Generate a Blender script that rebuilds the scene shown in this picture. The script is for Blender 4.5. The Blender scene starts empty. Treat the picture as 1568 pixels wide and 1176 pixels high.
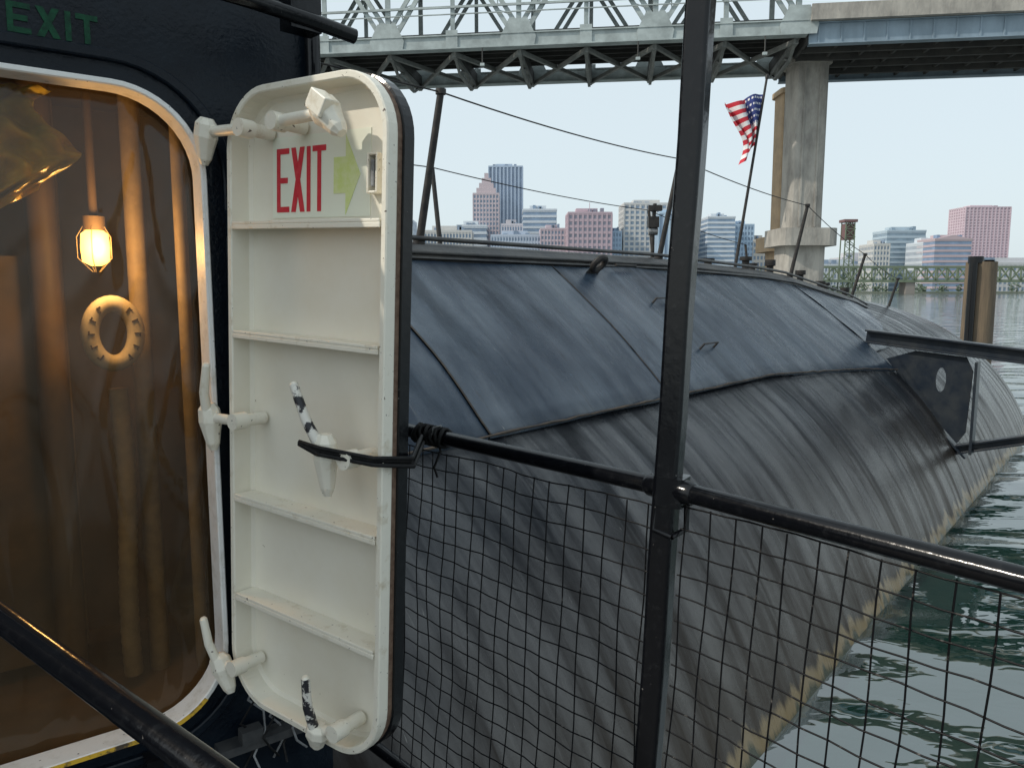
import bpy, math, random
from mathutils import Vector, Matrix, noise
random.seed(7)
H=3.2   # eye height above the river, metres
V=Vector
def W(x,y,z): return V((x,y,z+H))          # z given relative to eye level
AX=V((.635,.772,0)); LW=V((-.772,.635,0))
def S(s,w,z): return AX*s+LW*w+V((0,0,z))   # submarine frame: along axis, athwart, height over water

# ---------------------------------------------------------------- materials
def newmat(name):
    m=bpy.data.materials.new(name); m.use_nodes=True
    nt=m.node_tree; b=nt.nodes["Principled BSDF"]; return m,nt,b
def mat(name,c1,rough=.5,c2=None,scale=5,bump=0,bscale=None,metal=0,detail=6,rvar=0,spec=None,lo=.35,hi=.65,stretch=(1,1,1),coat=0,emis=None,es=0,uv=False,c3=None):
    m,nt,b=newmat(name); N=nt.nodes; L=nt.links
    b.inputs['Base Color'].default_value=(*c1,1); b.inputs['Roughness'].default_value=rough; b.inputs['Metallic'].default_value=metal
    if spec is not None: b.inputs['Specular IOR Level'].default_value=spec
    if emis: b.inputs['Emission Color'].default_value=(*emis,1); b.inputs['Emission Strength'].default_value=es
    tc=N.new('ShaderNodeTexCoord'); mp=N.new('ShaderNodeMapping'); mp.inputs['Scale'].default_value=stretch
    L.new(tc.outputs['UV' if uv else 'Object'],mp.inputs[0])
    if c2 is not None or rvar:
        n=N.new('ShaderNodeTexNoise'); n.inputs['Scale'].default_value=scale; n.inputs['Detail'].default_value=detail; n.inputs['Roughness'].default_value=.65
        L.new(mp.outputs[0],n.inputs['Vector'])
        r=N.new('ShaderNodeMapRange'); r.inputs[1].default_value=lo; r.inputs[2].default_value=hi; L.new(n.outputs[0],r.inputs[0])
        if c2 is not None:
            mx=N.new('ShaderNodeMix'); mx.data_type='RGBA'; mx.inputs[6].default_value=(*c1,1); mx.inputs[7].default_value=(*c2,1)
            L.new(r.outputs[0],mx.inputs[0]); out=mx.outputs[2]
            if c3:   # scattered chips and specks
                n3=N.new('ShaderNodeTexNoise'); n3.inputs['Scale'].default_value=c3[1]; n3.inputs['Detail'].default_value=3; L.new(mp.outputs[0],n3.inputs['Vector'])
                r3=N.new('ShaderNodeMapRange'); r3.inputs[1].default_value=c3[2]; r3.inputs[2].default_value=c3[2]+.03; L.new(n3.outputs[0],r3.inputs[0])
                m3=N.new('ShaderNodeMix'); m3.data_type='RGBA'; m3.inputs[7].default_value=(*c3[0],1); L.new(out,m3.inputs[6]); L.new(r3.outputs[0],m3.inputs[0]); out=m3.outputs[2]
            L.new(out,b.inputs['Base Color'])
        if rvar:
            r2=N.new('ShaderNodeMapRange'); r2.inputs[3].default_value=max(.02,rough-rvar); r2.inputs[4].default_value=min(1,rough+rvar)
            L.new(n.outputs[0],r2.inputs[0]); L.new(r2.outputs[0],b.inputs['Roughness'])
    if bump:
        n2=N.new('ShaderNodeTexNoise'); n2.inputs['Scale'].default_value=bscale or scale; n2.inputs['Detail'].default_value=4
        L.new(mp.outputs[0],n2.inputs['Vector'])
        bp=N.new('ShaderNodeBump'); bp.inputs['Strength'].default_value=1; bp.inputs['Distance'].default_value=bump
        L.new(n2.outputs[0],bp.inputs['Height']); L.new(bp.outputs[0],b.inputs['Normal'])
    return m

M={}
M['blackpaint']=mat('black_gloss_paint',(.004,.0045,.006),.15,(.012,.013,.015),45,.0006,45,rvar=.06,lo=.55,hi=.75,spec=.34,c3=((.16,.15,.14),110,.735))
M['wall']=mat('navy_black_bulkhead_paint',(.003,.006,.011),.30,(.007,.012,.019),9,.0022,90,rvar=.10,spec=.22)
M['cream']=mat('cream_door_paint',(.82,.785,.68),.36,(.75,.70,.57),4,.0006,30,rvar=.08,lo=.42,hi=.80,detail=8,c3=((.40,.33,.24),55,.75))
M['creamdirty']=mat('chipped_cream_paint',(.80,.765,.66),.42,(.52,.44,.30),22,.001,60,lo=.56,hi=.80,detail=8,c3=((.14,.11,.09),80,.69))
M['white']=mat('white_rim_paint',(.80,.80,.78),.4,(.55,.53,.47),22,.001,50,lo=.5,hi=.8,c3=((.12,.12,.12),70,.70))
M['gasket']=mat('brown_gasket',(.10,.055,.035),.7,(.2,.13,.09),60,.001,90)
M['signbg']=mat('sign_background',(.80,.82,.70),.35)
M['red']=mat('sign_red',(.55,.02,.04),.4,(.62,.05,.07),60)
M['ygreen']=mat('faded_arrow_green',(.62,.72,.26),.4,(.70,.76,.42),40)
M['green']=mat('faded_exit_green',(.008,.075,.035),.5,(.004,.03,.018),60,spec=.2)
M['yellow']=mat('yellow_sill_paint',(.75,.45,.04),.5,(.08,.06,.04),22,lo=.5,hi=.62)
M['worn']=mat('worn_steel_black_white',(.72,.70,.64),.5,(.02,.02,.025),26,.001,60,lo=.5,hi=.54)
M['galv']=mat('mesh_wire',(.005,.005,.006),.45,(.12,.11,.10),60,lo=.60,hi=.72,spec=.2)
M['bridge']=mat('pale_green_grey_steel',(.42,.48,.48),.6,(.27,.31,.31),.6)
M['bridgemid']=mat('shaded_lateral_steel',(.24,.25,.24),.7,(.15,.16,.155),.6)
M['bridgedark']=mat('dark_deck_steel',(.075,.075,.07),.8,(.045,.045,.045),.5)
M['bluegird']=mat('blue_grey_girder',(.26,.34,.41),.6,(.18,.24,.29),.4,stretch=(1,1,.3))
M['concrete']=mat('weathered_concrete',(.42,.40,.36),.85,(.20,.19,.175),.55,.06,3,stretch=(1,1,.4),lo=.4,hi=.72,detail=10)
M['tan']=mat('tan_concrete',(.46,.33,.20),.85,(.34,.25,.16),.5)
M['wood']=mat('piling_wood',(.19,.14,.09),.85,(.08,.065,.05),1.2,.02,4,stretch=(3,3,.3))
M['deck']=mat('walkway_steel',(.03,.032,.035),.6,(.06,.06,.06),20,.002)
M['stan']=mat('stanchion_paint',(.02,.02,.022),.5,(.05,.045,.04),12,spec=.25)
M['subdeck']=mat('sub_deck_paint',(.025,.026,.03),.34,(.07,.066,.06),2.5,.01,8,spec=.4)
M['bracketm']=mat('navy_bracket_paint',(.012,.018,.028),.32,(.03,.035,.04),4,rvar=.1,spec=.35)
M['rust']=mat('rust_edge',(.09,.065,.045),.8,(.03,.026,.024),8,.005,20)
M['grey']=mat('grey_fitting',(.30,.31,.32),.5,(.12,.12,.12),20)
M['tree']=mat('hazy_foliage',(.10,.145,.10),.9,(.15,.19,.15),.15)
M['bank']=mat('riverbank_ground',(.22,.24,.2),.95,(.15,.18,.14),.02)
M['fr']=mat('flag_red',(.55,.03,.05),.8); M['fw']=mat('flag_white',(.8,.8,.8),.8); M['fb']=mat('flag_blue',(.03,.05,.20),.8)
M['room']=mat('brown_room_paint',(.17,.11,.055),.6,(.08,.055,.035),3)
M['duct']=mat('beige_duct',(.34,.26,.16),.6,(.22,.17,.11),15)
M['ringm']=mat('life_ring_canvas',(.66,.60,.48),.6,(.5,.42,.3),15)
M['ringtx']=mat('life_ring_lettering',(.08,.05,.03),.6)
M['ochre']=mat('golden_reflection_sheet',(.85,.58,.05),.3,(.45,.38,.05),9)
M['bulb']=mat('lamp_glow',(1,.7,.3),.5,emis=(1,.54,.14),es=10)
M['rope']=mat('black_strap',(.008,.008,.009),.7,(.02,.02,.02),80,.001,spec=.2)

def hullmat(name,dark,light,streak,pale,zband,rough,ds=(5,.35,1),spec=(.2,.8),rr_=.2,rib=.03,wb=.06,fdark=.7,lumpd=.12):
    m,nt,b=newmat(name); N=nt.nodes;L=nt.links
    tc=N.new('ShaderNodeTexCoord')
    def noi(sc,scale,det=7,r=.6,src='UV',dist=0):
        mp=N.new('ShaderNodeMapping'); mp.inputs['Scale'].default_value=sc; L.new(tc.outputs[src],mp.inputs[0])
        n=N.new('ShaderNodeTexNoise'); n.inputs['Scale'].default_value=scale; n.inputs['Detail'].default_value=det; n.inputs['Roughness'].default_value=r; n.inputs['Distortion'].default_value=dist
        L.new(mp.outputs[0],n.inputs['Vector']); return n
    def rng(o,a,bb,c=0,d=1):
        r=N.new('ShaderNodeMapRange'); r.inputs[1].default_value=a;r.inputs[2].default_value=bb;r.inputs[3].default_value=c;r.inputs[4].default_value=d
        L.new(o,r.inputs[0]); return r.outputs[0]
    def mul(a,bb):
        x=N.new('ShaderNodeMath'); x.operation='MULTIPLY'; L.new(a,x.inputs[0]); L.new(bb,x.inputs[1]); return x.outputs[0]
    def mix(f,a,bb):
        x=N.new('ShaderNodeMix'); x.data_type='RGBA'; L.new(f,x.inputs[0])
        for k,i in ((a,6),(bb,7)):
            if isinstance(k,tuple): x.inputs[i].default_value=(*k,1)
            else: L.new(k,x.inputs[i])
        return x.outputs[2]
    big=noi((.8,.5,1),1.0,9,.7); st=noi(ds,1.6,8,.6,dist=.4); fine=noi((11,1.1,1),2,8,.7); sc=noi((1,1,1),9,10,.8); wide=noi((.9,.12,1),1.1,3); scr=noi((30,4,1),1,4,.6); lump=noi((1,.7,1),.9,2)
    patch=noi((.45,.6,1),1.0,3); pm=rng(patch.outputs[0],.38,.60,.12,1)     # streaks come and go over the surface
    c=mix(rng(big.outputs[0],.42,.58),dark,light)
    c=mix(mul(rng(st.outputs[0],.50,.66,0,.9),pm),c,streak)
    c=mix(mul(rng(st.outputs[0],.46,.37,0,fdark),pm),c,tuple(x*.3 for x in dark))
    c=mix(mul(rng(wide.outputs[0],.55,.72,0,.6),pm),c,pale)
    c=mix(rng(fine.outputs[0],.62,.74,0,.45),c,(.22,.22,.21))
    c=mix(rng(fine.outputs[0],.42,.30,0,.6),c,(.007,.007,.008))
    c=mix(rng(sc.outputs[0],.60,.68,0,.5),c,tuple(min(1,x*2.6) for x in light))
    c=mix(rng(sc.outputs[0],.38,.32,0,.5),c,(.045,.028,.018))
    c=mix(rng(scr.outputs[0],.70,.74,0,.6),c,(.34,.34,.32))
    if zband:
        g=N.new('ShaderNodeNewGeometry'); sp=N.new('ShaderNodeSeparateXYZ'); L.new(g.outputs['Position'],sp.inputs[0])
        ad=N.new('ShaderNodeMath'); ad.operation='MULTIPLY_ADD'; ad.inputs[1].default_value=-.6; L.new(st.outputs[0],ad.inputs[0]); L.new(sp.outputs[2],ad.inputs[2])
        c=mix(rng(ad.outputs[0],1.5,.0,0,.7),c,(.062,.045,.030))
        c=mix(rng(ad.outputs[0],-.12,-.18,0,.9),c,(.25,.18,.09))
        c=mix(rng(ad.outputs[0],-.24,-.30,0,1),c,(.04,.045,.02))
    L.new(c,b.inputs['Base Color'])
    L.new(rng(st.outputs[0],.36,.64,rough+rr_,rough-rr_*.6),b.inputs['Roughness'])
    L.new(mul(rng(st.outputs[0],.38,.62,spec[0],spec[1]),rng(big.outputs[0],.38,.60,.45,1)),b.inputs['Specular IOR Level'])
    bp=N.new('ShaderNodeBump'); bp.inputs['Distance'].default_value=wb; bp.inputs['Strength'].default_value=.6
    bp2=N.new('ShaderNodeBump'); bp2.inputs['Distance'].default_value=.008; bp2.inputs['Strength'].default_value=.6
    bp3=N.new('ShaderNodeBump'); bp3.inputs['Distance'].default_value=rib; bp3.inputs['Strength'].default_value=.5
    bp4=N.new('ShaderNodeBump'); bp4.inputs['Distance'].default_value=lumpd; bp4.inputs['Strength'].default_value=.5
    L.new(lump.outputs[0],bp4.inputs['Height']); L.new(bp4.outputs[0],bp.inputs['Normal'])
    L.new(wide.outputs[0],bp.inputs['Height']); L.new(st.outputs[0],bp3.inputs['Height']); L.new(bp.outputs[0],bp3.inputs['Normal'])
    L.new(sc.outputs[0],bp2.inputs['Height']); L.new(bp3.outputs[0],bp2.inputs['Normal']); L.new(bp2.outputs[0],b.inputs['Normal'])
    return m
M['hull']=hullmat('pressure_hull_paint',(.007,.009,.013),(.018,.021,.026),(.050,.052,.054),(.040,.050,.062),True,.24,(2.3,.22,1),(.14,.85),.15,.003,.008,.7,.16)
M['casing']=hullmat('casing_plate_paint',(.018,.031,.052),(.030,.050,.076),(.050,.074,.104),(.11,.135,.16),False,.26,(1.3,.25,1),(.35,.95),.08,.006,.02,.5)

# clear brownish vinyl curtain
m,nt,b=newmat('brown_vinyl_curtain'); N=nt.nodes;L=nt.links
tr=N.new('ShaderNodeBsdfTransparent'); tr.inputs[0].default_value=(.86,.74,.55,1)
mx=N.new('ShaderNodeMixShader'); b.inputs['Base Color'].default_value=(.10,.07,.04,1); b.inputs['Roughness'].default_value=.09; b.inputs['Specular IOR Level'].default_value=.9
n=N.new('ShaderNodeTexNoise'); n.inputs['Scale'].default_value=2; n.inputs['Detail'].default_value=3
tc=N.new('ShaderNodeTexCoord'); mp=N.new('ShaderNodeMapping'); mp.inputs['Scale'].default_value=(2,2,.7); L.new(tc.outputs['Object'],mp.inputs[0]); L.new(mp.outputs[0],n.inputs['Vector'])
r=N.new('ShaderNodeMapRange'); r.inputs[1].default_value=.35;r.inputs[2].default_value=.65;r.inputs[3].default_value=.25;r.inputs[4].default_value=.5
L.new(n.outputs[0],r.inputs[0]); L.new(r.outputs[0],mx.inputs[0]); L.new(tr.outputs[0],mx.inputs[1]); L.new(b.outputs[0],mx.inputs[2]); L.new(mx.outputs[0],N['Material Output'].inputs[0])
mp2=N.new('ShaderNodeMapping'); mp2.inputs['Scale'].default_value=(5,5,1.6); mp2.inputs['Rotation'].default_value=(.3,.35,0); L.new(tc.outputs['Object'],mp2.inputs[0])
n2=N.new('ShaderNodeTexNoise'); n2.noise_type='RIDGED_MULTIFRACTAL'; n2.inputs['Scale'].default_value=1.0; n2.inputs['Detail'].default_value=2; L.new(mp2.outputs[0],n2.inputs['Vector'])
bp=N.new('ShaderNodeBump'); bp.inputs['Distance'].default_value=.009; L.new(n2.outputs[0],bp.inputs['Height']); L.new(bp.outputs[0],b.inputs['Normal'])
M['curtain']=m

# water
m,nt,b=newmat('river_water'); N=nt.nodes;L=nt.links
b.inputs['Base Color'].default_value=(.008,.028,.022,1); b.inputs['Roughness'].default_value=.02; b.inputs['IOR'].default_value=2.9
tc=N.new('ShaderNodeTexCoord')
def wn(sc,scale,det):
    mp=N.new('ShaderNodeMapping'); mp.inputs['Scale'].default_value=sc; mp.inputs['Rotation'].default_value=(0,0,.3); L.new(tc.outputs['Object'],mp.inputs[0])
    n=N.new('ShaderNodeTexNoise'); n.inputs['Scale'].default_value=scale; n.inputs['Detail'].default_value=det; n.inputs['Distortion'].default_value=.8; L.new(mp.outputs[0],n.inputs['Vector']); return n
b1=N.new('ShaderNodeBump'); b1.inputs['Distance'].default_value=.10; b1.inputs['Strength'].default_value=1
b2=N.new('ShaderNodeBump'); b2.inputs['Distance'].default_value=.006; b2.inputs['Strength'].default_value=.6
L.new(wn((.5,1.1,1),.9,0).outputs[0],b1.inputs['Height']); L.new(wn((1,1.7,1),4,1).outputs[0],b2.inputs['Height']); L.new(b1.outputs[0],b2.inputs['Normal']); L.new(b2.outputs[0],b.inputs['Normal'])
M['water']=m

# ---------------------------------------------------------------- mesh builder
class MB:
    def __init__(s): s.v=[];s.f=[];s.m=[];s.sm=[];s.slots=[];s.uv={}
    def mi(s,k):
        if k not in s.slots: s.slots.append(k)
        return s.slots.index(k)
    def add(s,vs,fs,k,smooth=False):
        o=len(s.v); s.v+= [V(x) for x in vs]; i=s.mi(k)
        for f in fs: s.f.append([a+o for a in f]); s.m.append(i); s.sm.append(smooth)
    def box(s,c,a,b,d,k):
        c,a,b,d=V(c),V(a),V(b),V(d)
        vs=[c+a*i+b*j+d*l for i in(-1,1) for j in(-1,1) for l in(-1,1)]
        s.add(vs,[(0,1,3,2),(4,6,7,5),(0,4,5,1),(2,3,7,6),(0,2,6,4),(1,5,7,3)],k)
    def abox(s,x0,x1,y0,y1,z0,z1,k):
        s.box(((x0+x1)/2,(y0+y1)/2,(z0+z1)/2),((x1-x0)/2,0,0),(0,(y1-y0)/2,0),(0,0,(z1-z0)/2),k)
    def beam(s,p,q,w,h,k,up=(0,0,1)):
        p,q=V(p),V(q); d=q-p; u=V(up)
        if abs(d.normalized().dot(u))>.98: u=V((1,0,0))
        a=d.cross(u).normalized(); c=a.cross(d).normalized()
        s.box((p+q)/2,d/2,a*w/2,c*h/2,k)
    def tube(s,pts,r,k,n=12,caps=True):
        pts=[V(p) for p in pts]; R=r if isinstance(r,(list,tuple)) else [r]*len(pts)
        t=(pts[1]-pts[0]).normalized(); a=t.orthogonal().normalized(); loops=[]
        for i,p in enumerate(pts):
            if i==0: t=pts[1]-pts[0]
            elif i==len(pts)-1: t=pts[-1]-pts[-2]
            else: t=(pts[i+1]-pts[i]).normalized()+(pts[i]-pts[i-1]).normalized()
            t.normalize(); a=(a-t*a.dot(t)).normalized(); b=t.cross(a)
            loops.append([p+(a*math.cos(2*math.pi*j/n)+b*math.sin(2*math.pi*j/n))*R[i] for j in range(n)])
        s.loft(loops,k,caps=caps,smooth=True)
    def loft(s,loops,k,caps=False,smooth=False,closed=True):
        n=len(loops[0]); vs=[p for l in loops for p in l]; fs=[]
        for i in range(len(loops)-1):
            for j in range(n if closed else n-1):
                fs.append((i*n+j,i*n+(j+1)%n,(i+1)*n+(j+1)%n,(i+1)*n+j))
        s.add(vs,fs,k,smooth)
        if caps:
            s.add(loops[0],[tuple(range(n))[::-1]],k); s.add(loops[-1],[tuple(range(n))],k)
    def obj(s,name,bevel=0,parent=None,uvf=None):
        me=bpy.data.meshes.new(name); me.from_pydata([tuple(v) for v in s.v],[],s.f)
        for k in s.slots: me.materials.append(M[k])
        for p,i,sm in zip(me.polygons,s.m,s.sm): p.material_index=i; p.use_smooth=sm
        if uvf:
            ul=me.uv_layers.new()
            for l in me.loops: ul.data[l.index].uv=uvf(l.vertex_index)
        me.update(); o=bpy.data.objects.new(name,me); bpy.context.scene.collection.objects.link(o)
        if bevel:
            b=o.modifiers.new('b','BEVEL'); b.width=bevel; b.segments=2; b.limit_method='ANGLE'; b.angle_limit=.7
        if parent: o.parent=parent
        return o
def empty(name):
    e=bpy.data.objects.new(name,None); bpy.context.scene.collection.objects.link(e); return e
def rr(x0,x1,y0,y1,r,n=8):
    out=[]
    for cx,cy,a0 in ((x1-r,y1-r,0),(x0+r,y1-r,90),(x0+r,y0+r,180),(x1-r,y0+r,270)):
        for i in range(n+1):
            a=math.radians(a0+90*i/n); out.append((cx+r*math.cos(a),cy+r*math.sin(a)))
    return out

# ---------------------------------------------------------------- DOOR
TL=W(-.7175,2.05,.503); RU=V((.4885,-.35,-.022)).normalized(); DN=V((-.0245,0,-1)); DN=(DN-RU*DN.dot(RU)).normalized(); NR=DN.cross(RU).normalized()
if NR.y>0: NR=-NR
DW,DH=.583,1.634
def D(s,t,n=0): return TL+RU*s+DN*t+NR*n
def dl(ins,n,r=.15): return [D(x,y,n) for x,y in rr(ins,DW-ins,ins,DH-ins,max(.02,r-ins),10)]
door=empty('open_watertight_door')
b=MB()
L0=[dl(.004,-.062),dl(.0,-.058),dl(.0,-.028)]; b.loft(L0,'blackpaint'); b.add(L0[0],[tuple(range(len(L0[0])))],'blackpaint')
b.loft([dl(.0,-.028),dl(.006,-.026)],'blackpaint'); b.loft([dl(.006,-.026),dl(.006,-.012)],'gasket',smooth=False)
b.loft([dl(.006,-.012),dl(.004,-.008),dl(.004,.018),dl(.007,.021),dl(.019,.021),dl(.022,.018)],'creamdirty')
b.loft([dl(.022,.018),dl(.025,-.030),dl(.034,-.038)],'cream')
pl=dl(.034,-.038); b.add(pl,[tuple(range(len(pl)))],'cream')
b.obj('door_leaf',parent=door)
b=MB()
for t in (.333,.613,1.054,1.333):
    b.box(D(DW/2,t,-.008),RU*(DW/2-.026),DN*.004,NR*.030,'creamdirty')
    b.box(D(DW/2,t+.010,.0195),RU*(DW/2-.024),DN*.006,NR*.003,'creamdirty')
    b.box(D(DW/2+.01,t+.006,-.0345),RU*(DW/2-.05),DN*.004,NR*.004,'cream')
b.obj('stiffener_ribs',.002,door)
b=MB()
def rect(s0,s1,t0,t1,n,k,mb=None): (mb or b).box(D((s0+s1)/2,(t0+t1)/2,n),RU*(s1-s0)/2,DN*(t1-t0)/2,NR*.0008,k)
rect(.118,.470,.120,.318,-.0368,'signbg')
def poly(pts,n,k,F=D,mb=None,th=.0008):
    mb=mb or b; l0=[F(x,y,n) for x,y in pts]; l1=[F(x,y,n+th) for x,y in pts]; mb.loft([l0,l1],k,caps=True)
def word(x0,w,y0,y1,st,gap,n,k,F,sg=1,mb=None):
    h=y1-y0
    def R(a,c,d,e): poly([(a,d),(c,d),(c,e),(a,e)],n,k,F,mb)
    sy=st*(1 if h>0 else -1)
    x=x0; R(x,x+st,y0,y1); R(x+st,x+w,y0,y0+sy); R(x+st,x+w*.88,y0+h/2-sy/2,y0+h/2+sy/2); R(x+st,x+w,y1-sy,y1)
    x+=w+gap; poly([(x,y0),(x+st*1.25,y0),(x+w*1.05,y1),(x+w*1.05-st*1.25,y1)],n,k,F,mb)
    poly([(x+w*1.05-st*1.25,y0),(x+w*1.05,y0),(x+st*1.25,y1),(x,y1)],n+.0003,k,F,mb)
    x+=w*1.05+gap; R(x,x+st,y0,y1)
    x+=st+gap; R(x,x+w,y0,y0+sy); R(x+w/2-st/2,x+w/2+st/2,y0+sy,y1)
word(.135,.048,.148,.304,.0135,.008,-.0355,'red',D)
poly([(.347,.180),(.388,.180),(.388,.130),(.437,.222),(.388,.314),(.388,.264),(.347,.264)],-.0355,'ygreen')
b.obj('exit_sign_panel',parent=door)
# dogs
def dog(mb,hub,rod,handle=None,head=None,hk='worn',sz=1.0,hn=.085):
    s,t=hub
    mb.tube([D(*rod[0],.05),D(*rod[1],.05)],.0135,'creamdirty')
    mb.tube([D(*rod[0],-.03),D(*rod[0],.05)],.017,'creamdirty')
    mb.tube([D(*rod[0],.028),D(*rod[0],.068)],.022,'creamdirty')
    hx,hy=head; a=D(s,t,.052); c=D(s+hx,t+hy,.045)
    d=(c-a); n=NR; side=d.cross(n).normalized()
    lo=[]
    for f,w,h in ((-.45,.016,.016),(-.25,.030,.028),(.15,.033,.030),(.5,.024,.024),(.85,.019,.018),(1.05,.010,.010)):
        p=a+d*f; lo.append([p+(side*w*math.cos(q)+n*h*math.sin(q))*sz for q in [math.pi*2*i/8+.39 for i in range(8)]])
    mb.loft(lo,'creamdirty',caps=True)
    if handle: 
        e=D(*handle,hn); p0=D(s,t,.06); mb.tube([p0,p0.lerp(e,.5)+NR*.008,e],[.0135,.012,.0105],hk)
        mb.tube([e,e+(e-p0).normalized()*.006],[.0105,.006],'creamdirty')
b=MB()
dog(b,(.415,.095),((.245,.105),(.41,.10)),None,(.045,.05),sz=1.15)
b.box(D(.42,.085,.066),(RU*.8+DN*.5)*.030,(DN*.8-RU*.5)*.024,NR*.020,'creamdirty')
dog(b,(-.035,.108),((.12,.11),(-.03,.108)),None,(-.02,.075))
dog(b,(-.035,.845),((.085,.84),(-.03,.845)),(.002,.70),(.005,.085),hk='creamdirty')
dog(b,(.425,.868),((.50,.872),(.42,.868)),(.350,.712),(.0,.10))
dog(b,(.005,1.535),((.07,1.52),(.0,1.535)),(-.028,1.40),(.03,.07),hk='creamdirty')
dog(b,(.402,1.575),((.47,1.55),(.40,1.575)),(.395,1.425),(-.012,.05),hk='worn')
for (s0,s1,t0,t1) in ((.478,.484,.180,.270),(.506,.512,.180,.270),(.484,.506,.180,.186),(.484,.506,.264,.270)):
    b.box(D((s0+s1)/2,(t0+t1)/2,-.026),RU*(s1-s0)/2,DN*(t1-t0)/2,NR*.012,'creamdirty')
b.box(D(.495,.225,-.024),RU*.005,DN*.03,NR*.008,'grey')
b.obj('dogs_and_handles',.004,door)
b=MB()
for t in (.33,1.27):
    b.box(D(-.03,t,-.045),RU*.045,DN*.028,NR*.010,'wall'); b.tube([D(-.055,t-.035,-.03),D(-.055,t+.035,-.03)],.014,'wall')
b.obj('hinges',.003,door)
# strap tying door to rail
b=MB()
RL=[W(-.50,2.573,-.44),W(.3547,1.674,-.44),W(.981,.875,-.44)]
kn=RL[0].lerp(RL[1],.30)
for i in range(5):
    o=V((random.uniform(-.01,.01),random.uniform(-.01,.01),random.uniform(-.014,.014)))
    b.tube([D(.375,.845,.085)+o*.4,D(.44,.852,.08)+o,D(DW-.01,.862,.035)+o,D(DW+.03,.87,-.05)+o*1.2,kn+V((-.02,-.03,0))+o*1.5],[.005]*5,'rope',6)
for i in range(8):
    c=kn+(RL[1]-RL[0]).normalized()*(-.06+.018*i); ax=(RL[1]-RL[0]).normalized(); a=V((0,0,1)); bb=ax.cross(a)
    b.tube([c+ax*.008*math.sin(q*2+i*1.7)+(a*math.cos(q)+bb*math.sin(q))*.028 for q in [2*math.pi*j/12 for j in range(13)]],.0055,'rope',6)
b.tube([kn+V((0,-.03,.0)),kn+V((.01,-.035,.03)),kn+V((.03,-.03,.035)),kn+V((.035,-.03,.0))],.004,'grey',6)
b.tube([kn+V((.02,-.03,0)),kn+V((.03,-.04,-.04)),kn+V((.01,-.04,-.09)),kn+V((.02,-.04,-.12))],.004,'rope',6)
b.obj('tie_strap')

# ---------------------------------------------------------------- BULKHEAD
WO=V((-.827,2.08,0)); WD=V((.8,.6,0)); WB=V((-.6,.8,0))
def Q(p,z,q=0): return WO+WD*p+WB*(-q)+V((0,0,z+H))     # q positive = toward walkway
wall=empty('deckhouse_bulkhead')
b=MB()
ox0,ox1,oz0,oz1=-.74,.0,-1.183,.49
op=rr(ox0,ox1,oz0,oz1,.2,12)
X0,X1,Z0,Z1=-2.8,.326,-1.9,1.5
cx,cz=(ox0+ox1)/2,(oz0+oz1)/2
def proj(x,z):
    dx,dz=x-cx,z-cz; t=1e9
    if dx>1e-6:t=min(t,(X1-cx)/dx)
    if dx<-1e-6:t=min(t,(X0-cx)/dx)
    if dz>1e-6:t=min(t,(Z1-cz)/dz)
    if dz<-1e-6:t=min(t,(Z0-cz)/dz)
    return cx+dx*t,cz+dz*t
n=len(op); inner=[Q(x,z) for x,z in op]; outer=[Q(*proj(x,z)) for x,z in op]
b.loft([inner,outer],'wall')
for cxx,czz in ((X0,Z0),(X0,Z1),(X1,Z0),(X1,Z1)):
    for k in range(n):
        a=V(proj(*op[k])); c=V(proj(*op[(k+1)%n]))
        if (abs(a.x-c.x)>1e-4 and abs(a.y-c.y)>1e-4) and (a-V((cxx,czz))).length+(c-V((cxx,czz))).length<2.2 : 
            if (abs(a.x-cxx)<1e-4 or abs(a.y-czz)<1e-4) and (abs(c.x-cxx)<1e-4 or abs(c.y-czz)<1e-4):
                b.add([Q(a.x,a.y),Q(c.x,c.y),Q(cxx,czz)],[(0,1,2)],'wall')
b.box(Q(X1-.01,(Z0+Z1)/2,-.6),WD*.01,WB*.59,V((0,0,(Z1-Z0)/2)),'wall')
b.box(Q(X0-.01,(Z0+Z1)/2,-.6),WD*.01,WB*.59,V((0,0,(Z1-Z0)/2)),'wall')
b.box(Q((X0+X1)/2,Z1+.02,-.6),WD*(X1-X0)/2,WB*.6,V((0,0,.02)),'wall')
b.box(Q((X0+X1)/2,(Z0+Z1)/2,-1.22),WD*(X1-X0)/2,WB*.02,V((0,0,(Z1-Z0)/2)),'wall')
b.obj('wall_plate',parent=wall)
b=MB()
def ol(g,q,r=.2): return [Q(x,z,q) for x,z in rr(ox0-g,ox1+g,oz0-g,oz1+g,r+g,12)]
b.loft([ol(.0,-.05),ol(.0,.028),ol(.003,.032),ol(.012,.032),ol(.015,.028),ol(.015,.0)],'white')
b.obj('opening_rim',parent=wall)
b=MB(); b.loft([ol(.06,.0),ol(.062,.014),ol(.066,.017),ol(.085,.017),ol(.089,.013),ol(.09,0)],'wall')
b.obj('doubler_plate',parent=wall)
b=MB()
lp=[(x,z) for x,z in rr(ox0-.0135,ox1+.0135,oz0-.0135,oz1+.0135,.2135,12)]; lq=rr(ox0-.001,ox1+.001,oz0-.001,oz1+.001,.201,12)
idx=[i for i in range(len(lp)) if lp[i][1]<oz0+.07]
for i in idx[:-1]:
    b.add([Q(*lp[i],.0335),Q(*lp[i+1],.0335),Q(*lq[i+1],.0335),Q(*lq[i],.0335)],[(0,1,2,3)],'yellow')
b.obj('yellow_sill_paint',parent=wall)
b=MB(); word(-.402,.047,.650,.583,.0125,.010,.002,'green',Q); b.obj('faded_exit_lettering',parent=wall)
b=MB()
b.box(Q(.14,-1.30,.03),WD*.17,WB*.03,V((0,0,.012)),'deck')
b.box(Q(.06,-1.27,.045),WD*.03,WB*.02,V((0,0,.02)),'deck')
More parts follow.
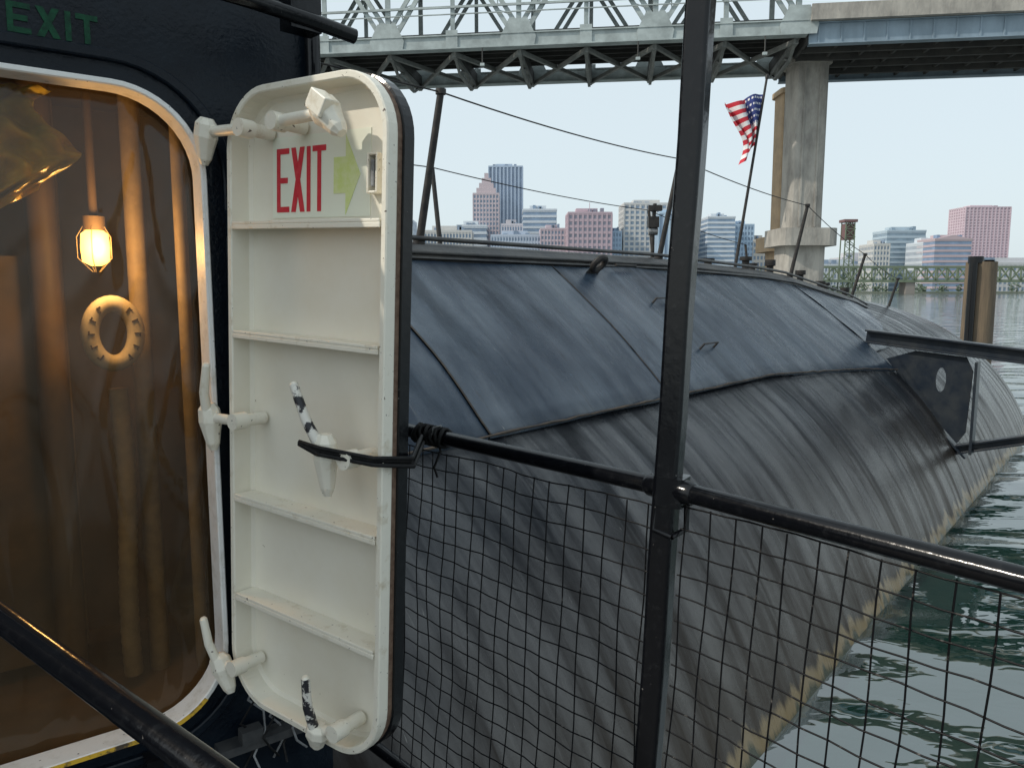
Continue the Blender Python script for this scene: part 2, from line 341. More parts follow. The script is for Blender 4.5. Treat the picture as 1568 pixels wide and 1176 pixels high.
b.box(Q(-.2,-1.26,.04),WD*.02,WB*.03,V((0,0,.02)),'blackpaint')
for k in range(6):
    b.tube([Q(.06+.028*k+.03*math.sin(j*1.7+k*2),-1.08-.05*j,.04+.03*math.sin(j+k*2)) for j in range(7)],.0035,'grey' if k%2 else 'rope',6)
b.obj('cables_and_cleats',parent=wall)
b=MB()
b.tube([Q(X1-.01,-.2,.03),Q(X1-.01,1.4,.03)],.021,'blackpaint')
b.tube([W(-1.2,1.32,.69),W(-.617,1.9,.672),W(-.50,2.02,.665),W(-.41,2.1,.652)],.019,'blackpaint')
b.box(W(-.53,2.03,.69),V((.03,.03,0)),V((.02,-.02,0)),V((0,0,.05)),'blackpaint')
b.obj('overhead_pipes',parent=wall)
# interior
room=empty('deckhouse_interior')
b=MB()
def face(pts,k): b.add(pts,[(0,1,2,3)],k)
a0,a1,zz0,zz1,q0,q1=-1.05,.22,-1.25,.62,-.06,-.95
face([Q(a0,zz0,q1),Q(a1,zz0,q1),Q(a1,zz1,q1),Q(a0,zz1,q1)],'room'); face([Q(a0,zz0,q0),Q(a1,zz0,q0),Q(a1,zz0,q1),Q(a0,zz0,q1)],'room')
face([Q(a0,zz1,q0),Q(a1,zz1,q0),Q(a1,zz1,q1),Q(a0,zz1,q1)],'room'); face([Q(a0,zz0,q0),Q(a0,zz1,q0),Q(a0,zz1,q1),Q(a0,zz0,q1)],'room')
face([Q(a1,zz0,q0),Q(a1,zz1,q0),Q(a1,zz1,q1),Q(a1,zz0,q1)],'room')
b.obj('room_lining',parent=room)
b=MB()
b.tube([Q(-.150+.008*math.sin(j*.1),-.30-.016*j,-.42) for j in range(58)],[.026+.003*(j%2==0) for j in range(58)],'duct',14)
b.tube([Q(-.06,zz0,-.5),Q(-.06,zz1,-.5)],.03,'duct'); b.tube([Q(-.30,zz0,-.6),Q(-.30,zz1,-.6)],.045,'room'); b.tube([Q(.05,zz0,-.4),Q(.05,zz1,-.4)],.02,'duct')
b.tube([Q(-.25,zz0,-.85),Q(-.25,zz1,-.85)],.03,'duct')
b.box(Q(-.42,-.55,-.75),WD*.16,WB*.1,V((0,0,.65)),'room')
b.tube([Q(-.19,.56,-.40),Q(-.19,.19,-.40)],.012,'room')
b.obj('ducts_and_pipes',parent=room)
b=MB()
RX,RZ=.062,.088
b.tube([Q(-.160+RX*math.cos(q),-.13+RZ*math.sin(q),-.38) for q in [2*math.pi*i/32 for i in range(33)]],.025,'ringm',12,False)
for k in range(14):   # small lettering strokes around the ring
    if k in (3,4,10,11): continue
    q=2*math.pi*k/14; c=Q(-.160+RX*math.cos(q),-.13+RZ*math.sin(q),-.3542)
    rad=(WD*math.cos(q)+V((0,0,math.sin(q)))).normalized(); tan=WB.cross(rad).normalized()
    b.box(c,rad*.009,tan*.0022,WB*.0012,'ringtx'); b.box(c+rad*.006+tan*.005,rad*.002,tan*.005,WB*.0010,'ringtx')
b.obj('life_ring',parent=room)
b=MB()
rowsY=[]
for j in range(40):
    rowsY.append([Q(-.64+.34*i/39-.05*math.sin(j*.2),.50-.46*j/39*(1-.45*(i/39)),-.15+.07*noise.noise(V((i*.25,j*.25,2)))+.07*abs(noise.noise(V((i*.15,j*.18,7))))) for i in range(40)])
b.loft(rowsY,'ochre',closed=False,smooth=True)
b.obj('golden_reflection',parent=room)  # added crumpled sheet, stands in for golden reflections in the curtain
b=MB()
c=Q(-.19,.12,-.40)
lo=[[c+V((math.cos(q)*r,math.sin(q)*r,z)) for q in [2*math.pi*i/14 for i in range(14)]] for z,r in ((.05,.024),(.04,.036),(0,.039),(-.04,.036),(-.052,.014))]
b.loft(lo,'bulb',caps=True,smooth=True)
b.tube([c+V((0,0,.05)),c+V((0,0,.09))],.03,'room')
for i in range(5):
    q=i*2*math.pi/5; b.tube([c+V((math.cos(q)*r,math.sin(q)*r,z)) for z,r in ((.06,.03),(.03,.047),(-.03,.047),(-.070,.01))],.0015,'duct',5)
b.obj('caged_lamp',parent=room)
li=bpy.data.lights.new('cage_lamp_light','POINT'); li.energy=10; li.color=(1,.62,.26); li.shadow_soft_size=.06
lo_=bpy.data.objects.new('cage_lamp_light',li); lo_.location=Q(-.19,.12,-.31); bpy.context.scene.collection.objects.link(lo_); lo_.parent=room
b=MB(); rows=[]
for j in range(60):
    z=oz0-.03+(oz1-oz0+.06)*j/59; row=[]
    for i in range(140):
        p=ox0-.05+(ox1-ox0+.1)*i/139
        cr=abs(noise.noise(V((p*5+z*1.6,z*1.4-p*3,4)))); cr2=abs(noise.noise(V((p*6-z*1.9,z*1.1,9))))
        row.append(Q(p,z,-.07+.003*math.sin(p*16+.9*math.sin(z*2.1))+.014*noise.noise(V((p*4,z*1.4,0)))+.05*max(0,.10-cr)+.05*max(0,.08-cr2)))
    rows.append(row)
b.loft(rows,'curtain',closed=False,smooth=True); b.obj('vinyl_strip_curtain',parent=room)

# ---------------------------------------------------------------- RAILING
rail=empty('safety_railing')
b=MB()
pt,pb=W(.42,1.674,1.25),W(.297,1.674,-1.56)
b.tube(RL,.0215,'blackpaint',18)
up=(pt-pb).normalized(); e1=V((.86,-.5,0)); e1=(e1-up*e1.dot(up)).normalized(); e2=up.cross(e1)
sec=rr(-.0265,.0265,-.0265,.0265,.008,4)
nst=24; lps=[]
for i in range(nst+1):
    p=pb.lerp(pt,i/nst)+V((.0015*math.sin(i*1.3),0,0)); lps.append([p+e1*x+e2*y for x,y in sec])
b.loft(lps,'blackpaint',caps=True)
c=RL[1]
sec2=rr(-.034,.034,-.034,.034,.01,4); b.loft([[c+up*h+e1*x+e2*y for x,y in sec2] for h in (-.035,.03)],'blackpaint',caps=True)
for d in ((RL[0]-RL[1]).normalized(),(RL[2]-RL[1]).normalized()): b.tube([c+d*.015,c+d*.055,c+d*.065],[.027,.027,.022],'blackpaint',18)
for sx in (-1,1):
    b.tube([c-up*.03+V((.035*sx,-.01,0)),c-up*.09+V((.037*sx,-.01,0)),c-up*.10+V((0,-.035,0))],.007,'blackpaint',8)
b.tube([pb+(RL[0]-RL[1]),pb,pb+(RL[2]-RL[1])],.0205,'blackpaint',12)
b.obj('rail_and_post',parent=rail)
b=MB()
b.tube([W(-1.25,1.39,-.40),W(-.695,1.0,-.442),W(-.295,.72,-.486),W(.0,.50,-.52)],.0175,'blackpaint',18)
b.tube([W(.0,.50,-.52),W(.0,.50,-1.55)],.0175,'blackpaint',12)
b.obj('stair_handrail')
b=MB(); sh=V((-.044,0,-1))
def panel(A,B,top,sp):
    d=B-A; Ln=d.length; d.normalize(); n=V((d.y,-d.x,0))
    def sag(x,z): return n*(.014*noise.noise(V((x*4,z*4,1))))+V((0,0,.007*noise.noise(V((x*3,z*3,5)))))
    k=0; x=.012
    while x<Ln:
        ph=random.uniform(0,6)
        pts=[A+d*(x+.003*math.sin(j*1.1+ph))+sh*(top+ (1.10-top+.02)*j/14)+n*.0025*(-1)**k+sag(x,j/14) for j in range(15)]
        b.tube(pts,.0020,'galv',5,False); x+=sp*1.16+random.uniform(-.002,.002); k+=1
    z=top
    while z<1.1:
        m_=int(Ln/sp*1); ph=random.uniform(0,6)
        pts=[A+d*(Ln*j/m_)+sh*(z+.003*math.sin(j*.7+ph))+n*.002*(-1)**j+sag(Ln*j/m_,(z-top)/(1.12-top)) for j in range(m_+1)]
        b.tube(pts,.0020,'galv',5,False); z+=sp+random.uniform(-.0015,.0015)
panel(RL[0],RL[1]-(RL[1]-RL[0]).normalized()*.03,.048,.053); panel(RL[1]+(RL[2]-RL[1]).normalized()*.035,RL[2],.03,.053)
b.obj('wire_mesh_infill',parent=rail)
b=MB()
P_=[(-.62,2.35),(.35,1.70),(.98,.88),(1.4,.1),(1.4,-3),(-2.6,-3),(-2.6,.8)]
b.loft([[W(x,y,-1.66) for x,y in P_],[W(x,y,-1.60) for x,y in P_]],'deck',caps=True); b.obj('walkway_deck')

# ---------------------------------------------------------------- SUBMARINE
sub=empty('moored_submarine')
def Rr(s): 
    return 4.4 if s<19 else 4.4*max(.03,1-((s-19)/14)**1.9)
b=MB(); loops=[];uvs=[]
NS=96
ss=[-12+.6*i for i in range(75)]
for s in ss:
    R=Rr(s); zc=-1.4
    for j in range(NS):
        a=2*math.pi*j/NS; wob=.025*noise.noise(V((s*.6,math.cos(a)*3,math.sin(a)*3)))
        loops.append(S(s,6-(R+wob)*math.cos(a),zc+(R+wob)*math.sin(a))); uvs.append((s,4.4*((a+math.pi*.5)%(2*math.pi))))
LL=[loops[i*NS:(i+1)*NS] for i in range(len(ss))]
b.loft(LL,'hull',caps=False,smooth=True)
b.add(LL[0],[tuple(range(NS))],'hull'); b.add(LL[-1],[tuple(range(NS))],'hull')
uvs+=[(0,0)]*(2*NS)
b.obj('pressure_hull',parent=sub,uvf=lambda i:uvs[i])
def interp(tab,s):
    if s<=tab[0][0]: return tab[0][1:]
    for a,c in zip(tab,tab[1:]):
        if s<=c[0]:
            f=(s-a[0])/(c[0]-a[0]); return tuple(x+(y-x)*f for x,y in zip(a[1:],c[1:]))
    return tab[-1][1:]
#      s   dW   dZ    tW   tZ    lW   lZ
CT=[(-12,5.0,3.62,4.8,3.44,3.44,2.26),(9,5.0,3.61,4.8,3.43,3.38,2.21),(12,5.0,3.53,4.78,3.36,3.18,2.05),(13.4,5.0,3.47,4.75,3.29,3.05,1.93),(13.41,5.0,3.47,4.75,3.29,3.40,2.215),
    (17,4.95,3.08,4.7,2.9,3.6,2.15),(20,4.95,2.60,4.7,2.42,3.85,1.98),(22,5.0,2.2,4.75,2.05,4.1,1.8),(27,5.2,1.2,5,1.05,4.8,.7)]
seams=MB()
for side in (1,-1):
    b=MB(); uv=[]
    def SW(s,w,z): return S(s,w if side==1 else 12-w,z)
    edges=[-12,-8,-4,-.9,1.0,3.9,6.47,9.6,13.4,17,20,22,27]
    for e0,e1 in zip(edges,edges[1:]):
        g=.006; n=12; rows=[]; off=random.uniform(0,.010) if e1<14 else .004; tw=random.uniform(-.008,.008) if e1<14 else 0; uo=random.uniform(0,50)
        A=[e0+g+(e1-e0-2*g)*i/n for i in range(n+1)]
        if abs(e0-13.4)<.01: A[0]=13.42
        for s in A:
            dW,dZ,tW,tZ,lW,lZ=interp(CT,s); row=[]
            for j in range(13):
                f=j/12; bow=.03*math.sin(f*math.pi)+off+.035*noise.noise(V((s*.7,f*2.5,side)))+tw*(s-e0)/(e1-e0)
                row.append(SW(s,tW+(lW-tW)*f-bow*.66,tZ+(lZ-tZ)*f+bow*.75)); uv.append((s+uo,f*1.8+uo*.3))
            row2=[p-V((0,0,.035))+LW*.015*side for p in row[-1:]]
            row+=row2; uv.append((s+uo,2+uo*.3))
            rows.append(row)
        b.loft(rows,'casing',closed=False,smooth=True)
        if side==1 and 3<e0<13: seams.tube([p+V((0,0,.002))-LW*.002-AX*.006 for p in rows[0][:-1]],.007,'stan',6)
    o=b.obj('casing_side_plates',parent=sub,uvf=lambda i:uv[i])
seams.obj('plate_seams',parent=sub)
b=MB()
A=[-12+.5*i for i in range(79)]; rows=[]
for s in A:
    dW,dZ,tW,tZ,lW,lZ=interp(CT,s)
    prof=[(tW+.02,tZ-.06),(tW+.01,tZ+.01),(tW-.02,tZ+.03),(tW+.02,tZ+.08),(dW-.10,dZ-.03),(dW-.02,dZ-.005),(dW+.06,dZ),(6,dZ+.04)]
    prof+= [(12-w,z) for w,z in prof[:-1][::-1]]
    rows.append([S(s,w,z) for w,z in prof])
b.loft(rows,'subdeck',closed=False); 
for z_,w_,r in ((.03,-.06,.022),(-.10,-.2,.018)):
    b.tube([S(s,interp(CT,s)[0]+w_,interp(CT,s)[1]+z_) for s in [1+.5*i for i in range(42)]],r,'subdeck',6)
pts=[]
for i in range(90):
    s=-2+ i*(15.4/89); t=interp(CT,s); pts.append(S(s,t[4]-.02+.012*noise.noise(V((s*3,5,0))),t[5]-.005+.014*noise.noise(V((s*5,0,0)))))
b.tube(pts,[.009+.005*noise.noise(V((i*.9,0,0))) for i in range(90)],'rust',6)
b.obj('deck_and_coaming',parent=sub)
# fittings
b=MB()
def plz(s,w): 
    dW,dZ,tW,tZ,lW,lZ=interp(CT,s); f=(tW-w)/(tW-lW); return tZ+(lZ-tZ)*f
def PN(s,w,h): return S(s,w-.66*h,plz(s,w)+.75*h)
c=PN(7.1,4.72,.15); e1=AX; e2=(V((0,0,.75))-LW*.66)
b.tube([c+(e1*math.cos(q)+e2*math.sin(q))*.085 for q in [2*math.pi*i/20 for i in range(21)]],.036,'stan',8)
b.box(PN(7.1,4.72,.03),AX*.12,e2*.03,V((.3,.2,.3))*.06,'stan')
for s,w in ((7.9,4.33),(7.95,3.76),(2.5,3.9),(2.5,4.4)):
    b.tube([PN(s-.17,w,.0),PN(s-.17,w,.10),PN(s+.17,w,.10),PN(s+.17,w,.0)],.013,'stan',8)
b.tube([PN(7.55,4.76,.1),PN(8.0,4.76,.1)],.015,'stan')
for s,w,h in ((12.4,5.2,.22),(12.9,5.3,.15),(16.2,5.2,.2),(16.5,5.2,.2),(10.2,5.2,.12),(18.2,5.3,.35),(14.5,5.6,.4),(11.2,5.3,.12),(15.3,5.3,.3)):
    z=interp(CT,s)[1]; b.tube([S(s,w,z),S(s,w,z+h*.7),S(s,w,z+h*.72),S(s,w,z+h)],[.06,.06,.10,.10],'stan',10)
b.obj('padeyes_rungs_bollards',.003,sub)
# stanchions and wires
b=MB()
near=[(-2.2,5.05),(4.79,5.0),(9.1,5.0),(13.9,5.0),(17.6,5.0),(20.5,5.0)]; tops=[];
for s,w in near:
    z=interp(CT,s)[1]; h=1.24 if s<16 else .95; p=S(s,w,z-.03); q=S(s+.05,w-.24,z+h); b.tube([p,q],[.036,.030],'stan',8); tops.append(q)
    b.tube([q-V((0,0,.02)),q+V((0,0,.025))],.045,'stan',8); b.tube([p,p+V((0,0,.08))],.055,'stan',8)
far=[(.5,7.0),(7.1,7.0),(12.6,7),(17,7)]; ft=[]
for s,w in far:
    z=interp(CT,s)[1]; p=S(s,w,z-.03); q=S(s,w+.15,z+1.12); b.tube([p,q],[.032,.028],'stan',8); ft.append(q)
def wire(a,c,sag,r=.0075):
    b.tube([a.lerp(c,i/14)-V((0,0,sag*4*(i/14)*(1-i/14))) for i in range(15)],r,'stan',5)
for T in (tops,ft):
    for a,c in zip(T,T[1:]): wire(a,c,.05)
p=S(9.2,5.15,3.6); b.tube([p,p+V((0,0,.4)),p+V((.02,0,.72))],.025,'stan',8); b.box(p+V((0,0,.48)),(.07,.0,0),(0,.06,0),(0,0,.07),'stan'); b.box(p+V((.02,0,.66)),(.09,.0,0),(0,.05,0),(0,0,.035),'stan'); b.tube([p+V((-.06,0,.36)),p+V((.06,0,.36))],.05,'grey',8)
b.obj('lifeline_stanchions',parent=sub)
# stern bracket
b=MB()
s0=13.5
top0=S(s0,3.55,2.44); top1=S(s0,.1,2.10)
def ibeam(p,q,wd,hh):
    b.beam(p+V((0,0,hh/2)),q+V((0,0,hh/2)),wd,.03,'bracketm'); b.beam(p-V((0,0,hh/2)),q-V((0,0,hh/2)),wd,.03,'bracketm'); b.beam(p,q,.03,hh-.03,'bracketm')
ibeam(top0,top1,.24,.19)
def BP(w,z,d=0): return S(s0+d,w,z)
hole=[(2.42+.07*math.cos(q),1.80+.19*math.sin(q)) for q in [2*math.pi*(i+.5)/24 for i in range(24)]]
quad=[(1.98,2.16),(3.35,2.28),(3.02,1.78),(2.05,.72)]
def hitq(hx,hz):
    o=V((2.42,1.80)); d=V((hx,hz))-o; best=None
    for k in range(4):
        a=V(quad[k]); c=V(quad[(k+1)%4]); e=c-a; den=d.x*e.y-d.y*e.x
        if abs(den)<1e-9: continue
        t=((a.x-o.x)*e.y-(a.y-o.y)*e.x)/den; u=((a.x-o.x)*d.y-(a.y-o.y)*d.x)/den
        if t>0 and -1e-6<=u<=1+1e-6 and (best is None or t<best): best=t
    return tuple(o+d*best)
oq=[hitq(*h) for h in hole]
for d in (-.015,.015): b.loft([[BP(*h,d) for h in hole],[BP(*o,d) for o in oq]],'bracketm')
b.loft([[BP(*h,-.015) for h in hole],[BP(*h,.015) for h in hole]],'bracketm')
b.box(S(s0,1.94,1.40),AX*.14,LW*.02,V((0,0,.71)),'bracketm')
b.beam(S(s0-.02,3.30,1.95),S(s0-.02,2.0,.62),.22,.03,'bracketm')
ibeam(S(s0,2.25,.70),S(s0,.3,1.28),.18,.12)
b.obj('stern_plane_guard',.004,sub)

# flag
fl=empty('flag_on_staff')
b=MB(); p0=V((4.23,14.8,3.55)); p1=V((4.70,14.8,7.05)); b.tube([p0,p1],[.032,.022],'stan',8)
b.tube([p1,p1+V((.01,0,.05)),p1+V((.012,0,.09))],[.03,.04,.01],'stan',8); b.obj('staff',parent=fl)
b=MB(); nj,ni=26,34; g=[]
for j in range(nj+1):
    row=[]
    for i in range(ni+1):
        u=i/ni; v=j/nj
        base=p1.lerp(p0,.08+.27*v)
        reach=.58*(1-v)**1.6+.22+.05*math.sin(v*7)
        x=-reach*u**1.1; 
        zd=-.10*u*(1-v)-.34*u*u*(.25+v*.75)+.03*math.sin(u*7)
        y=.10*math.sin(u*17+v*2.0)*min(1,u*3)
        x+=.05*math.sin(u*14+v*3)*u
        row.append(base+V((x,y,zd)))
    g.append(row)
for j in range(nj):
    for i in range(ni):
        k='fr' if (j//2)%2==0 else 'fw'
        if j<14 and i<15: k='fw' if (j%3==1 and (i+(j//3)%2)%2==0) else 'fb'
        b.add([g[j][i],g[j][i+1],g[j+1][i+1],g[j+1][i]],[(0,1,2,3)],k,True)
b.obj('flag_cloth',parent=fl)

# ---------------------------------------------------------------- BRIDGE
BD=V((.991,-.132,0)); BN=V((.132,.991,0)); B0=V((-23.2,97.5,0))
def B(t,n,z): return B0+BD*t+BN*n+V((0,0,z))
br=empty('double_deck_truss_bridge')
b=MB(); zc=32.0; zt=44.5
lows=[8.5+15.7*k for k in range(-6,4)]
for nn in (0,16):
    b.beam(B(lows[0],nn,zc),B(lows[-1]+1,nn,zc),1.1,1.55,'bridge'); b.beam(B(lows[0],nn,zt),B(lows[-1],nn,zt),1.1,1.5,'bridge')
    for z_ in (.72,-.72): b.beam(B(lows[0],nn-.1,zc+z_),B(lows[-1]+1,nn-.1,zc+z_),1.35,.14,'bridge')
    for k,t in enumerate(lows):
        pp=[(-1.9,-.75),(1.9,-.75),(2.1,.3),(1.1,2.3),(-1.1,2.3),(-2.1,.3)]
        b.loft([[B(t+x,nn-.70,zc+z) for x,z in pp],[B(t+x,nn-.60,zc+z) for x,z in pp]],'bridge',caps=True)
        b.beam(B(t,nn,zc),B(t,nn,zt),.35,.6,'bridge')
        for dt in (-7.85,7.85):
            if (k==0 and dt<0) or (k==len(lows)-1 and dt>0): continue
            p,q=B(t,nn,zc+.6),B(t+dt,nn,zt)
            dd=(q-p).normalized(); sd=dd.cross(BN).normalized()*.48
            b.beam(p+sd,q+sd,.5,.22,'bridge',BN); b.beam(p-sd,q-sd,.5,.22,'bridge',BN)
            if nn==0:
                for i in range(11):
                    a=p.lerp(q,i/11); c=p.lerp(q,(i+1)/11); s_=1 if i%2 else -1; b.beam(a+sd*s_,c-sd*s_,.1,.12,'bridge')
        if k<len(lows)-1: 
            b.beam(B(t+7.85,nn,zc+.5),B(t+7.85,nn,zt),.35,.5,'bridge')
            pp=[(-.7,-.75),(.7,-.75),(.7,1.3),(-.7,1.3)]; b.loft([[B(t+7.85+x,nn-.70,zc+z) for x,z in pp],[B(t+7.85+x,nn-.60,zc+z) for x,z in pp]],'bridge',caps=True)
b.beam(B(lows[0],-.3,zc+4.0),B(lows[-1],-.3,zc+4.0),.2,.25,'bridge'); b.beam(B(lows[0],-.3,zc+3.2),B(lows[-1],-.3,zc+3.2),.12,.12,'bridge')
b.obj('trusses',parent=br)
b=MB()
t=lows[0]
while t<=lows[-1]+.1:
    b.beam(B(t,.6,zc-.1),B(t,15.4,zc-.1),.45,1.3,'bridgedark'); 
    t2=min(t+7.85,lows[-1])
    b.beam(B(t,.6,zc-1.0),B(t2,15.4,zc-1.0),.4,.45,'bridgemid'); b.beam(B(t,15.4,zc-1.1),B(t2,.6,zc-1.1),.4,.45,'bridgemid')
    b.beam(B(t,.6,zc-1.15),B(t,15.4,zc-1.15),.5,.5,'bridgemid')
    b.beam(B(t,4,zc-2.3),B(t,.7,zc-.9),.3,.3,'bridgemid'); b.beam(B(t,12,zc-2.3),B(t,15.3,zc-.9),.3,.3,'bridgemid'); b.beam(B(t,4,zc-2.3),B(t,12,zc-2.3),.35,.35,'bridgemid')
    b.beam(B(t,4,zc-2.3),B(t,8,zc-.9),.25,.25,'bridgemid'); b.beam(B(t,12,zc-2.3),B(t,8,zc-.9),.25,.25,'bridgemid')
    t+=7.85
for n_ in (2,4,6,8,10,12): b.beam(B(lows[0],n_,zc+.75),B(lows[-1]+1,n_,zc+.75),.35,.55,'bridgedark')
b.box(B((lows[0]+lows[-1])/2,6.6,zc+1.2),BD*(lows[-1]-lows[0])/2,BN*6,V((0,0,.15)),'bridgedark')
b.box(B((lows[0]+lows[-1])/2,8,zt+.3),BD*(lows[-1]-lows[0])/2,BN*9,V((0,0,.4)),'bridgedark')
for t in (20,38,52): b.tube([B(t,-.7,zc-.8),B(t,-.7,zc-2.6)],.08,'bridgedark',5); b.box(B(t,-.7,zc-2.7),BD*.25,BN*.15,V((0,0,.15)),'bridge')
b.obj('truss_floor',parent=br)
b=MB(); ta,tb=lows[-1]+1.2,200
for n_ in (0,16): b.beam(B(ta,n_,31.35),B(tb,n_,31.35),.5,2.3,'bluegird'); b.beam(B(ta,n_,30.25),B(tb,n_,30.25),1.1,.12,'bluegird'); b.beam(B(ta,n_,32.45),B(tb,n_,32.45),1.1,.12,'bluegird')
t=ta+1
while t<tb: b.beam(B(t,-.3,30.3),B(t,-.3,32.4),.16,.16,'bluegird'); t+=2.4
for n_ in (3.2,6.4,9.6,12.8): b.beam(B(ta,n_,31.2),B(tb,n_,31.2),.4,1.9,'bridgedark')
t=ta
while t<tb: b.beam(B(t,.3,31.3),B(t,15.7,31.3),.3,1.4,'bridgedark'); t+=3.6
b.box(B((ta+tb)/2,8,32.85),BD*(tb-ta)/2,BN*9.2,V((0,0,.3)),'concrete'); b.box(B((ta+tb)/2,-1.0,33.7),BD*(tb-ta)/2,BN*.15,V((0,0,.55)),'concrete')
b.box(B((ta+tb)/2,8,45),BD*(tb-ta)/2,BN*9.2,V((0,0,.8)),'concrete')
b.obj('approach_span',parent=br)
b=MB()
def column(cx,cy,w,k,k2):
    w2=w*.5
    def lp(hw,z): return [V((cx+x,cy+y,z)) for x,y in rr(-hw,hw,-hw,hw,hw*.35,3)]
    b.loft([lp(w2*.98,8.7+2),lp(w2,30.2)],k); 
    b.loft([lp(w2,10.6),lp(w*.86,10.6),lp(w*.86,8.5),lp(w*.60,8.5),lp(w*.60,-2)],k2)
    b.loft([lp(w2,30.2),lp(w2*1.15,30.2),lp(w2*1.15,30.9)],k)
    for sx in (-.22,.22): b.box((cx+w*sx,cy-w2-.03,20.4),(.12,0,0),(0,.05,0),(0,0,9.6),k)
column(36.2,98.5,4.2,'concrete','concrete')
column(40.0,113,4.6,'tan','tan')
column(-70,118,4.6,'concrete','concrete')
b.obj('bridge_piers',parent=br)

# ---------------------------------------------------------------- SKYLINE
cam=V((0,0,H))
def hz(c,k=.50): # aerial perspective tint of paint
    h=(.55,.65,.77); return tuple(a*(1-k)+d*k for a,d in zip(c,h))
bc=0
def building(name,u0,u1,ztop,Y,wall_,glass,floors,bays,side=None,depth=30,style='grid',crown=None,rot=0):
    global bc; bc+=1
    k=Y/598; x0,x1,zt=(u0)*k,(u1)*k,ztop*k
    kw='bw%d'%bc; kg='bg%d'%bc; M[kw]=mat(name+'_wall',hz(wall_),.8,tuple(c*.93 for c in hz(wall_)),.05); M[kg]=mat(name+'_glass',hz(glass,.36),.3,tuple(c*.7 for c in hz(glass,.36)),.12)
    b=MB(); b.abox(x0,x1,Y,Y+depth,0,zt,kg)
    fh=zt/floors
    if style!='vert':
        for i in range(floors+1): 
            z=i*fh; b.abox(x0-.25,x1+.25,Y-.25,Y+depth+.25,max(0,z-fh*.22),z+fh*.22,kw)
    if style!='bands':
        nb=bays
        for i in range(nb+1):
            x=x0+(x1-x0)*i/nb; hw=(x1-x0)/nb*.18; b.abox(x-hw,x+hw,Y-.45,Y+.1,0,zt+.3,kw)
        nd=max(2,int(depth/((x1-x0)/nb)))
        for i in range(nd+1):
            y=Y+depth*i/nd; hw=(x1-x0)/nb*.18
            for xs in (x0-.2,x1+.2): b.abox(xs-.2,xs+.2,y-hw,y+hw,0,zt+.3,kw)
    b.abox(x0+(x1-x0)*.2,x0+(x1-x0)*.7,Y+depth*.3,Y+depth*.7,zt,zt+fh*1.1,kw)
    b.abox(x0-.4,x1+.4,Y-.5,Y+depth+.4,zt+.05,zt+fh*.35,kw)
    for i in range(3):
        xa=x0+(x1-x0)*random.uniform(.1,.8); b.abox(xa,xa+(x1-x0)*.08,Y+depth*.2,Y+depth*.4,zt+fh*.3,zt+fh*random.uniform(.6,1.3),kg)
    if crown=='ziggurat':
        w=(x1-x0)
        for i,f in enumerate((.12,.22,.32,.42)): b.abox(x0+w*f,x1-w*f,Y+depth*f,Y+depth*(1-f),zt+fh*(.35+1.2*i),zt+fh*(.35+1.2*(i+1)),kw)
    if crown=='gable':
        w=x1-x0; zz=w*.14; b.add([(x0,Y,zt+1),(x1,Y,zt+1),((x0+x1)/2,Y,zt+zz),(x0,Y+depth,zt+1),(x1,Y+depth,zt+1),((x0+x1)/2,Y+depth,zt+zz)],[(0,1,2),(3,5,4),(0,2,5,3),(1,4,5,2)],kw)
    if crown=='mast': b.tube([((x0+x1)/2,Y+5,zt),((x0+x1)/2,Y+5,zt+9)],.25,kw,5)
    b.obj(name)
r=lambda u:(u-784)*.5
BRICK=(.42,.12,.10);PINK=(.50,.26,.23);BEI=(.58,.48,.34);WHT=(.66,.66,.64);GL=(.07,.13,.22);GLB=(.10,.20,.34)
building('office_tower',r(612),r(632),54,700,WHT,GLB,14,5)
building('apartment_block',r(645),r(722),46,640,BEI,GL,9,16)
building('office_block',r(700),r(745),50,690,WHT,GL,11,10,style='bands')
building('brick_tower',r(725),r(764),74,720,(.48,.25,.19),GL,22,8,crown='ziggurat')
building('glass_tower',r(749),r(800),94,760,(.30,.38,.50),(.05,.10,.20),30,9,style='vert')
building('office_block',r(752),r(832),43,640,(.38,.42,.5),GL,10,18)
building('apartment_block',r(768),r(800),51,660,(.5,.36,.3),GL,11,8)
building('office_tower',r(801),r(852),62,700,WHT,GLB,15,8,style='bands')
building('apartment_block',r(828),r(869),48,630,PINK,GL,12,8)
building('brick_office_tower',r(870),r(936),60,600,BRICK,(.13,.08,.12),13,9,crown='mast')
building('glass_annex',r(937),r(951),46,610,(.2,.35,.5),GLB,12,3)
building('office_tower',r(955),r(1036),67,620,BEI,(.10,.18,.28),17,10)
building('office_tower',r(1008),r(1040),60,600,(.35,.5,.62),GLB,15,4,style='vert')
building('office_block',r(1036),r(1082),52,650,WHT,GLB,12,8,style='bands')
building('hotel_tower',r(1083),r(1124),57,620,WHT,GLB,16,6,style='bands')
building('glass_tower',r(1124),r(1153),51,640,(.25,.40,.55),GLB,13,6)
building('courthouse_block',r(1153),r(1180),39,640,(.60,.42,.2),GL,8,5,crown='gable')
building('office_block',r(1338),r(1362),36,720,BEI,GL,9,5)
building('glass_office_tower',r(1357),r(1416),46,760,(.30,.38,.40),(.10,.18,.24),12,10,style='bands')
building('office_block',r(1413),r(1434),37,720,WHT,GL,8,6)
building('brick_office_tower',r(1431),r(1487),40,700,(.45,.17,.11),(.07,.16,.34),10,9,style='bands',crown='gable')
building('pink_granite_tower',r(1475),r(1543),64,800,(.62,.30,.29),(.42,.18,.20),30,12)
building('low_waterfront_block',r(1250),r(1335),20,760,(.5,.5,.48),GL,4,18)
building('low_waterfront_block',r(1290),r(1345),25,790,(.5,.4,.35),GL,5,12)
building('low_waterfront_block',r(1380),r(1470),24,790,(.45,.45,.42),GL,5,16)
building('low_waterfront_block',r(1490),r(1700),21,760,(.5,.42,.35),GL,4,30)
